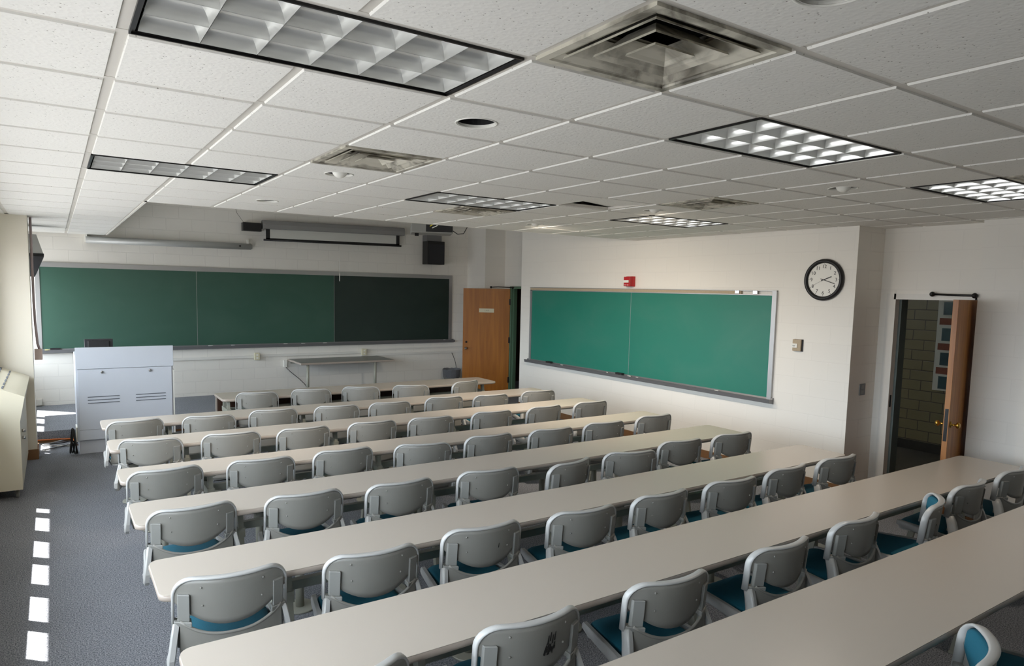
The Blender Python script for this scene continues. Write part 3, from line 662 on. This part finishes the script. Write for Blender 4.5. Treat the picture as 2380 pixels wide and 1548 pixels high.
# clock
t = empty('wall_clock', (XR, 1.905, 2.293), 0, 'round black-rimmed wall clock with a white face on the right wall', 'clock')
bm = bm_new(); lathe(bm, [(.222, 0), (.226, -.02), (.215, -.045), (.198, -.050), (.186, -.040), (.180, -.024)], (0, 0, 0), 56, axis='x')
for f in list(bm.faces):
    if len(f.verts) > 10 and f.calc_center_median().x < -.01: bm.faces.remove(f)
link('rim', bm, M_black, t)
bm = bm_new(); lathe(bm, [(.183, -.014), (.183, -.020)], (0, 0, 0), 48, axis='x', smooth=False); link('dial', bm, M_whitep, t)
RM = Matrix(((0, 0, -1, 0), (-1, 0, 0, 0), (0, 1, 0, 0), (0, 0, 0, 1)))   # text x -> -y, text y -> z, faces -x
bm = bm_new()
for h in range(1, 13):
    a = 2*PI*h/12; r = .142
    text_bm(bm, str(h), .052, Matrix.Translation((-.0215, -math.sin(a)*r, math.cos(a)*r)) @ RM, .0006)
    q = .170; c = Vector((-.021, -math.sin(a)*q, math.cos(a)*q)); bmesh.ops.create_cube(bm, size=1, matrix=Matrix.Translation(c) @ Matrix.Rotation(a, 4, 'X') @ Matrix.Diagonal((.001, .003, .010, 1)))
text_bm(bm, 'QUARTZ', .010, Matrix.Translation((-.0215, 0, .075)) @ RM, .0004) if False else None
link('numerals', bm, M_black, t)
def hand(name, a, L, back, w, x, mt):
    bm = bm_new(); bmesh.ops.create_cube(bm, size=1, matrix=Matrix.Rotation(a, 4, 'X') @ Matrix.Translation((x, 0, (L-back)/2)) @ Matrix.Diagonal((.001, w, L+back, 1)))
    return link(name, bm, mt, t)
hand('hour_hand', 2*PI*(2.3/12), .095, .03, .010, -.024, M_black); hand('minute_hand', 2*PI*(18/60), .135, .035, .007, -.026, M_black); hand('second_hand', 2*PI*(40.5/60), .125, .02, .002, -.028, M_brk)
# hall display case
t = empty('display_case', (9.98, 1.75, 1.5), 0, 'tall white-framed display of pictures on the dark hallway wall through the open door', 'display')
bm = bm_new(); box(bm, -.03, 0, -.33, .33, -.62, .66); link('backing', bm, mat('aged_white', srgb(180, 180, 170), .5), t)
M_pic = mat('dim_teal_print', srgb(54, 76, 80), .3, noise=.5, nscale=9)
M_rust = mat('rust_band', srgb(112, 62, 44), .7)
for zc in (.49, .14, -.19, -.51):
    bx('picture', M_pic, -.036, -.03, -.27, .26, zc-.085, zc+.085, t)
for zc in (.315, -.025, -.35): bx('band', M_rust, -.034, -.03, -.3, .3, zc-.045, zc+.045, t)

# ------------------------------------------------------------------ left side: conduit, metal cabinet, lectern, cables
t = empty('wall_conduit', (-.205, 7.50, 1.25), 0, 'thin pipe running down beside the pilaster to a small pinkish switch box', 'conduit')
bm = bm_new(); tube(bm, [(-.02, 0, 1.6), (-.02, 0, .6), (-.015, 0, .35), (0, 0, .1), (.015, 0, .04)], .014, 10); link('pipe', bm, mat('mauve_pipe', srgb(176, 160, 160), .5), t)
bx('switch_box', mat('pinkish_plastic', srgb(206, 186, 176), .5), -.035, .045, -.035, .03, -.09, .04, t, .004)
t = empty('heater_cabinet', (-.335, 5.50, 0), 0, 'tall beige metal cabinet on casters with sloping slotted sunlit top, far left', 'cabinet')
bm = bm_new(); prism(bm, [(0, .10), (0, .76), (.045, 1.0), (-.02, 1.03), (-.278, 1.14), (-.278, .10)], 'y', 0, 1.70); link('body', bm, M_beige, t)
bm = bm_new()
for k in range(3):
    for q in range(6):
        f0 = .15+.3*k; y0 = .08+q*.27
        p = Vector((.035-.05-.27*f0, 0, 1.018-.018+.14*f0))
        box(bm, p.x-.012, p.x+.012, y0, y0+.2, p.z+.006, p.z+.018)
link('top_slots', bm, M_slot, t)
for x, y in ((-.05, .12), (-.05, 1.6), (-.22, .12), (-.22, 1.6)):
    bm = bm_new(); lathe(bm, [(.034, -.014), (.037, -.008), (.037, .008), (.034, .014)], (x, y, .037), 16, axis='x'); box(bm, x-.022, x+.022, y-.014, y+.014, .045, .10); link('caster', bm, M_brk, t)
for zk in (.55, .62): bm = bm_new(); tube(bm, [(.0, .3, zk), (.03, .3, zk)], .016, 10); link('control_knob', bm, M_chrome, t)
# lectern console
t = empty('lectern', (.70, 7.24, 0), math.radians(0), 'large pale grey steel lectern cabinet with two knobs and vent slots', 'lectern')
bx('body', M_lect, -.535, .535, .03, .80, .16, 1.20, t, .006); bx('plinth', M_lect, -.52, .52, .05, .78, 0, .16, t, .003)
bx('fascia', M_lect, -.535, .535, .0, .03, 1.05, 1.312, t, .003); bx('access_panel', M_lect, -.515, .515, .008, .03, .175, 1.045, t, .003)
bm = bm_new()
for x0 in (-.42, .10):
    for k in range(3): box(bm, x0, x0+.34, .004, .0095, .70-.038*k, .708-.038*k)
link('vent_slots', bm, M_slot, t)
for x in (-.26, .265):
    bm = bm_new(); lathe(bm, [(.018, 0), (.018, -.012), (.010, -.02)], (x, .008, 1.005), 14, axis='y'); link('lock_knob', bm, M_chrome, t)
bx('side_rail', M_whitep, .528, .545, .02, .10, .05, 1.0, t); bx('lower_seam', M_slot, -.515, .30, .0065, .0085, .30, .302, t)
bx('side_hatch', M_whitep, -.552, -.535, .06, .30, .15, .33, t, .003)
t = empty('computer_monitor', (.43, 7.55, 1.202), 0, 'black computer monitor back just showing above the top of the lectern', 'monitor')
bx('housing', M_mon, -.155, .155, .0, .03, .02, .19, t, .006); bx('rear_bulge', M_black, -.12, .12, -.03, .0, .03, .17, t, .012); bx('stand', M_black, -.05, .05, -.03, .03, .0, .022, t)
bm = bm_new(); R0 = .15; pts = []
for w_ in range(4):
    for k in range(24):
        a = 2*PI*k/24; pts.append((.135-.012*w_-.02*math.sin(a*1+w_), 7.27+.01*w_+R0*.55*math.cos(a)*.5, .17+(R0+.01*math.sin(w_*2))*math.sin(a)))
tube(bm, pts, .009, 6); tag(link('cable_coil', bm, M_black), 'loop of black and orange cables hanging on the left side of the lectern', 'cables')
# tangled cables on the floor left of the lectern
for q in range(9):
    pts = []; x, y = -.2+random.uniform(-.02, .05), 7.75+random.uniform(-.12, .3); a = random.uniform(-.5, .5)
    for k in range(14):
        pts.append((x, y, .008+.004*q % .02)); a += random.uniform(-.6, .6); x += .028; y += .03*math.sin(a)
    bm = bm_new(); tube(bm, pts, .005, 6); tag(link('floor_cable', bm, [M_whitep, M_tray, M_black][q % 3]), 'thin cable in the tangle on the floor left of the lectern', 'cables', 'tangled cables by the lectern')
bm = bm_new(); tube(bm, [(-.45, 8.16, .045), (-.1, 8.165, .04), (.12, 8.15, .03), (.15, 8.0, .012), (.155, 7.8, .012)], .011, 8)
tag(link('orange_cord', bm, M_orange), 'orange extension cord along the foot of the stage step', 'cord')

# ------------------------------------------------------------------ tables
ORD = ['first', 'second', 'third', 'fourth', 'fifth', 'sixth', 'seventh', 'eighth']
def rounded_rect(x0, x1, y0, y1, r, n=6):
    out = []
    for cx, cy, a0 in ((x1-r, y1-r, 0), (x0+r, y1-r, PI/2), (x0+r, y0+r, PI), (x1-r, y0+r, 3*PI/2)):
        for k in range(n+1):
            a = a0+PI/2*k/n; out.append((cx+r*math.cos(a), cy+r*math.sin(a)))
    return out
ROWS = [(1.615, 5.50, 6.137, 6.697), (.312, 5.62, 4.928, 5.379), (.312, 5.66, 3.910, 4.359), (.312, 5.68, 2.866, 3.265), (.312, 5.70, 1.860, 2.336), (.312, 5.72, .825, 1.291), (.312, 6.63, -.173, .324), (.45, 6.9, -1.150, -.582)]
for r, (x0, x1, y0, y1) in enumerate(ROWS):
    cx, cy = (x0+x1)/2, (y0+y1)/2; hx, hy = (x1-x0)/2, (y1-y0)/2
    t = empty('long_table', (cx, cy, 0), 0, 'long narrow beige table, %s row from the front chalkboard' % ORD[r] + (', with dark modesty panel' if r == 0 else ''), 'table', 'rows of long tables')
    o2 = rounded_rect(-hx, hx, -hy, hy, .055)
    bm = bm_new(); prism(bm, rounded_rect(-hx+.004, hx-.004, -hy+.004, hy-.004, .052), 'z', .738, .741); link('tabletop', bm, M_top, t)
    bm = bm_new(); Rr = []
    for ins, z in ((.012, .706), (.002, .712), (0, .722), (.001, .733), (.006, .739), (.02, .7393)):
        Rr.append([bm.verts.new((x*(1-ins/hx), y*(1-ins/hy), z)) for x, y in o2])
    n = len(o2)
    for a, b in zip(Rr, Rr[1:]):
        for k in range(n): f = bm.faces.new((a[k], b[k], b[(k+1) % n], a[(k+1) % n])); f.smooth = True
    bm.faces.new(Rr[0]); bmesh.ops.recalc_face_normals(bm, faces=bm.faces); link('edge_band', bm, M_edge, t)
    xs = [q-cx for q in ([1.71, 3.59, 4.36, 5.35] if r == 0 else [1.14, 2.71, 4.27, 5.74] if r == 6 else [1.5, 2.3, 4.4, 6.0] if r == 7 else [.90, 2.24, 3.56, 4.92])]
    for x in xs:
        for s in (-1, 1):
            bm = bm_new(); a = Vector((x, s*.10, .70)); b = Vector((x, s*.235, .012))
            d = (b-a).normalized(); sx = Vector((1, 0, 0)); sy = d.cross(sx).normalized(); vs = []
            for p, w_ in ((a, 1), (b, .8)):
                vs.append([bm.verts.new(p+sx*qx*.016*w_+sy*qy*.026*w_) for qx, qy in ((-1, -1), (1, -1), (1, 1), (-1, 1))])
            for k in range(4): bm.faces.new((vs[0][k], vs[1][k], vs[1][(k+1) % 4], vs[0][(k+1) % 4]))
            bm.faces.new(vs[0]); bm.faces.new(vs[1][::-1]); bmesh.ops.recalc_face_normals(bm, faces=bm.faces)
            box(bm, x-.022, x+.022, s*.235-.022, s*.235+.022, 0, .014)
            link('leg', bm, M_leg, t)
        bx('leg_mount', M_leg, x-.03, x+.03, -.15, .15, .69, .706, t)
    for a, b in zip(xs, xs[1:]):
        bm = bm_new(); box(bm, a, b, -.02, .02, .545, .592)
        link('beam', bm, M_leg, t)
    for q in xs: bx('crossbar', M_leg, q-.024, q+.024, -.15, .15, .54, .598, t)
    if r == 0:
        bx('modesty_panel', M_brown, -hx+.03, hx-.10, hy-.05, hy-.03, .12, .704, t)
        bx('panel_edge', M_edge, -hx+.015, -hx+.032, hy-.055, hy-.025, .02, .704, t)

# ------------------------------------------------------------------ chairs
def bow(x): return .080*(x/.24)**2                      # the back wraps forward at its sides
def make_chair():
    t = empty('classroom_chair', (0, 0, 0)); W_ = .238
    zt, zb = .822, .600
    lean = lambda z: (z-.62)*-.10+.02                   # upright leans backward going up
    def topz(x):
        a = abs(x); c = .085
        return zt if a < W_-c else zt-c+math.sqrt(max(c*c-(a-(W_-c))**2, 0))
    def botz(x): return min(zb+.115*(abs(x)/W_)**2.2, .735)
    N, K = 24, 8
    xs = [W_*math.sin(PI/2*(-1+2*i/N)) for i in range(N+1)]
    def pt(x, z, off=0): return Vector((x, bow(x)+lean(z)+off, z))
    def patch(bm, off, inset=0):
        G_ = []
        for x in xs:
            x2 = x*(1-inset); a, b = botz(x2)+inset*.1, topz(x2)-inset*.1
            if b-a < .004: b = a+.004
            G_.append([bm.verts.new(pt(x2, a+(b-a)*k/K, off)) for k in range(K+1)])
        return G_
    bm = bm_new(); A = patch(bm, 0); B = patch(bm, .009)
    for G_, fl in ((A, 0), (B, 1)):
        for i in range(N):
            for k in range(K):
                q = (G_[i][k], G_[i+1][k], G_[i+1][k+1], G_[i][k+1]); f = bm.faces.new(q[::-1] if fl else q); f.smooth = True
    loopA = [A[i][0] for i in range(N+1)]+[A[N][k] for k in range(1, K+1)]+[A[i][K] for i in range(N-1, -1, -1)]+[A[0][k] for k in range(K-1, 0, -1)]
    loopB = [B[i][0] for i in range(N+1)]+[B[N][k] for k in range(1, K+1)]+[B[i][K] for i in range(N-1, -1, -1)]+[B[0][k] for k in range(K-1, 0, -1)]
    for k in range(len(loopA)): bm.faces.new((loopA[k], loopB[k], loopB[(k+1) % len(loopA)], loopA[(k+1) % len(loopA)]))
    bmesh.ops.recalc_face_normals(bm, faces=bm.faces)
    for x, z in ((-.13, .785), (.13, .785), (-.125, .70), (.125, .70)):
        bmesh.ops.create_uvsphere(bm, u_segments=8, v_segments=6, radius=.005, matrix=Matrix.Translation(pt(x, z, -.001)))
    back = link('backrest', bm, M_shell, t)
    # forward flange round the top and sides
    bm = bm_new(); pts = [(-W_, .60)]+[(x, topz(x)) for x in xs]+[(W_, .60)]
    rings = []
    for i, (x, z) in enumerate(pts):
        a = pts[max(i-1, 0)]; b = pts[min(i+1, len(pts)-1)]; tx, tz = b[0]-a[0], b[1]-a[1]; l = math.hypot(tx, tz) or 1
        nx, nz = -tz/l, tx/l                             # outward in the xz plane
        row = []
        for o_, d_ in ((-.002, -.004), (.006, -.006), (.009, .004), (.009, .024), (.005, .032), (-.002, .032), (-.004, .012)):
            p = pt(x, z); row.append(bm.verts.new(p+Vector((nx*o_, d_, nz*o_))))
        rings.append(row)
    m_ = len(rings[0])
    for a, b in zip(rings, rings[1:]):
        for k in range(m_): f = bm.faces.new((a[k], a[(k+1) % m_], b[(k+1) % m_], b[k])); f.smooth = True
    bm.faces.new(rings[0]); bm.faces.new(rings[-1][::-1]); bmesh.ops.recalc_face_normals(bm, faces=bm.faces)
    link('back_rim', bm, M_shell2, t)
    # cushion on the front of the back
    bm = bm_new(); C = patch(bm, .011, .07); D = []
    for i, x in enumerate(xs):
        col_ = []
        for k in range(K+1):
            u_ = abs(2*k/K-1); v_ = abs(xs[i]/W_); d_ = .026*max(0, 1-u_**4)**.5*max(0, 1-v_**4)**.5
            col_.append(bm.verts.new(C[i][k].co+Vector((0, d_+.001, 0))))
        D.append(col_)
    for i in range(N):
        for k in range(K): f = bm.faces.new((D[i][k], D[i][k+1], D[i+1][k+1], D[i+1][k])); f.smooth = True
    for G_ in (C,):
        for i in range(N):
            for k in range(K): bm.faces.new((G_[i][k], G_[i+1][k], G_[i+1][k+1], G_[i][k+1]))
    bmesh.ops.remove_doubles(bm, verts=bm.verts, dist=.0015); link('back_cushion', bm, M_teal, t, True)
    for s in (-1, 1):
        # hinge collar
        bm = bm_new()
        def slab(x0, x1, z0, z1, y0, y1):
            v = [bm.verts.new(pt(s*x, z)+Vector((0, y, 0))) for z in (z0, z1) for x, y in ((x0, y0), (x1, y0), (x1, y1), (x0, y1))]
            for q in ((0, 1, 2, 3), (7, 6, 5, 4), (0, 4, 5, 1), (1, 5, 6, 2), (2, 6, 7, 3), (3, 7, 4, 0)): bm.faces.new([v[i] for i in q])
        slab(.176, .224, .628, .755, -.016, .006); slab(.168, .238, .605, .628, -.022, .03); slab(.178, .226, .50, .605, -.014, .012)
        bmesh.ops.recalc_face_normals(bm, faces=bm.faces)
        bmesh.ops.bevel(bm, geom=list(bm.edges), offset=.003, segments=1, affect='EDGES')
        link('hinge_bracket', bm, M_brk, t)
        # L-shaped side frame
        bm = bm_new(); path = [(.098, .61), (.078, .56), (.060, .50), (.054, .475), (.058, .452), (.074, .440), (.108, .438), (.24, .450), (.40, .460), (.445, .464)]
        wd = [.027, .029, .031, .035, .040, .040, .036, .029, .023, .017]; sxo = [0, .010, .020, .026, .028, .027, .022, .004, -.014, -.022]; rings = []
        for i, (y, z) in enumerate(path):
            a = path[max(i-1, 0)]; b = path[min(i+1, len(path)-1)]; ty, tz = b[0]-a[0], b[1]-a[1]; l = math.hypot(ty, tz); ny, nz = -tz/l, ty/l
            w_ = wd[i]; row = []
            for qx, qn in ((-.014, -1), (.006, -1), (.013, -.6), (.013, .6), (.006, 1), (-.014, 1)):
                row.append(bm.verts.new((s*(.230+sxo[i]+qx), y+ny*w_*qn, z+nz*w_*qn)))
            rings.append(row)
        for a, b in zip(rings, rings[1:]):
            for k in range(6): f = bm.faces.new((a[k], a[(k+1) % 6], b[(k+1) % 6], b[k])); f.smooth = k in (1, 2, 3)
        bm.faces.new(rings[0]); bm.faces.new(rings[-1][::-1]); bmesh.ops.recalc_face_normals(bm, faces=bm.faces)
        link('side_frame', bm, M_shell2, t)
    bm = bm_new(); tube(bm, [(0, .24, .010), (0, .24, .37)], .028, 16); tube(bm, [(0, .24, .30), (0, .24, .40)], .040, 16); link('pedestal', bm, M_leg, t)
    bm = bm_new(); tube(bm, [(0, .24, 0), (0, .24, .012)], .105, 24); link('base_plate', bm, M_leg, t)
    bm = bm_new(); box(bm, -.15, .15, .10, .38, .397, .420, 0, .004); link('seat_mount', bm, M_black, t)
    # lower back shell with its rolled U-shaped lip
    bm = bm_new(); xs2 = [.215*(-1+2*i/20) for i in range(21)]; K2 = 6; GA = []
    def lz(x): return .560+.070*(abs(x)/.215)**2.6
    def ly(x, z): return bow(x)*.75+.014+(.62-z)*.02
    for x in xs2: GA.append([bm.verts.new((x, ly(x, z), z)) for z in [.43+(lz(x)-.43)*k/K2 for k in range(K2+1)]])
    GB = [[bm.verts.new(v.co+Vector((0, .008, 0))) for v in c] for c in GA]
    for G_ in (GA, GB):
        for i in range(20):
            for k in range(K2): f = bm.faces.new((G_[i][k], G_[i+1][k], G_[i+1][k+1], G_[i][k+1])); f.smooth = True
    for i in range(20): bm.faces.new((GA[i][0], GB[i][0], GB[i+1][0], GA[i+1][0]))
    bmesh.ops.recalc_face_normals(bm, faces=bm.faces)
    tube(bm, [(x, ly(x, lz(x))+.004, lz(x)) for x in xs2], .0075, 8)
    link('lower_back', bm, M_shell, t)
    # seat pan and cushion
    bm = bm_new(); prism(bm, rounded_rect(-.212, .212, .05, .45, .05), 'z', .420, .445); link('seat_pan', bm, M_shell2, t)
    bm = bm_new(); o2 = rounded_rect(-.198, .198, .065, .445, .06, 5); Rr = []
    for ins, z in ((.0, .445), (-.002, .455), (.0, .470), (.012, .482), (.035, .488), (.08, .491)):
        Rr.append([bm.verts.new((x*(1-ins/.205), .245+(y-.245)*(1-ins/.2), z)) for x, y in o2])
    n = len(o2)
    for a, b in zip(Rr, Rr[1:]):
        for k in range(n): bm.faces.new((a[k], a[(k+1) % n], b[(k+1) % n], b[k]))
    bm.faces.new(Rr[-1]); bm.faces.new(Rr[0][::-1]); bmesh.ops.recalc_face_normals(bm, faces=bm.faces); link('seat_cushion', bm, M_teal, t, True)
    return t
CH = {1: [(1.98, 6.00, -13), (2.63, 5.98, -19), (3.26, 5.92, -25), (3.91, 5.78, -22), (4.80, 5.83, 14)],
 2: [(.58, 4.76, 5), (1.21, 4.70, -8), (1.85, 4.76, -6), (2.51, 4.70, -10), (3.12, 4.66, -8), (3.85, 4.72, -6), (4.45, 4.62, -4), (5.19, 4.64, -9)],
 3: [(.60, 3.84, -14), (1.23, 3.78, -5), (1.85, 3.72, 0), (2.51, 3.70, -3), (3.12, 3.65, -7), (3.85, 3.65, -4), (4.55, 3.65, 3), (5.24, 3.66, -2)],
 4: [(.59, 2.78, 2), (1.23, 2.75, -5), (1.87, 2.75, -2), (2.51, 2.63, -15), (3.19, 2.66, -2), (3.86, 2.62, -5), (4.53, 2.63, -6), (5.27, 2.67, -3)],
 5: [(.61, 1.82, 1), (1.25, 1.76, -3), (1.88, 1.70, 0), (2.56, 1.67, -7), (3.24, 1.57, 12), (3.87, 1.58, -15), (4.58, 1.68, -6), (5.25, 1.65, -6)],
 6: [(.60, .76, -5), (1.25, .67, -4), (1.91, .70, -4), (2.58, .64, -5), (3.24, .64, -1), (3.92, .62, -6), (4.59, .64, 1), (5.26, .63, -3)],
 7: [(.76, -.29, 6), (1.52, -.29, -3), (2.29, -.31, -5), (3.13, -.31, 0), (3.89, -.29, 1), (4.66, -.34, 24), (5.36, -.28, 2), (6.12, -.27, 2)],
 8: [(2.83, -1.33, 24), (3.50, -1.40, 20)]}
note = {(1, 5): ', turned left', (5, 5): ', turned left', (7, 6): ', turned sharply left', (7, 2): ', black scuff marks', (6, 3): ', small scuff'}
proto = make_chair(); first = True
def dup(root):
    r = root.copy(); COL.objects.link(r)
    for ch in root.children:
        c = ch.copy(); COL.objects.link(c); c.parent = r
    return r
placed = {}
for r in CH:
    n = len(CH[r])
    for k, (x, y, a) in enumerate(CH[r]):
        o = proto if first else dup(proto); first = False; placed[r, k+1] = o
        A = math.radians(a); o.location = (x+.058*math.sin(A), y-.058*math.cos(A), 0); o.rotation_euler = (0, 0, A)
        if r < 8: lb = 'grey teal-seat chair, %s from left, behind the %s table row from front' % (ORD[k], ORD[r-1])
        else: lb = 'grey teal-cushioned chair at bottom right corner, %s one behind the last table' % ('left' if k == 0 else 'right')
        tag(o, lb+note.get((r, k+1), ''), 'chair', 'chairs along the long tables')
def scuff(ch, pts):
    bm = bm_new()
    for x, z, L, w_ in pts:
        f = lambda x, z: Vector((x, bow(x)+(z-.62)*-.10+.02-.0025, z))
        bm.faces.new([bm.verts.new(f(*q)) for q in ((x-w_, z-L), (x+w_, z-L*.9), (x+w_*1.6, z+L), (x+w_*.2, z+L*.9))])
    link('scuff_marks', bm, mat('black_scuff', srgb(30, 28, 27), .8), ch)
rs = random.Random(8)
scuff(placed[7, 2], [(.035+k*.012, .745+rs.uniform(-.008, .008), .020, .0035) for k in range(4)]+[(.02+rs.uniform(0, .05), .70+rs.uniform(-.02, .02), rs.uniform(.005, .014), rs.uniform(.002, .006)) for k in range(30)])
scuff(placed[6, 3], [(.06, .715, .014, .003)])
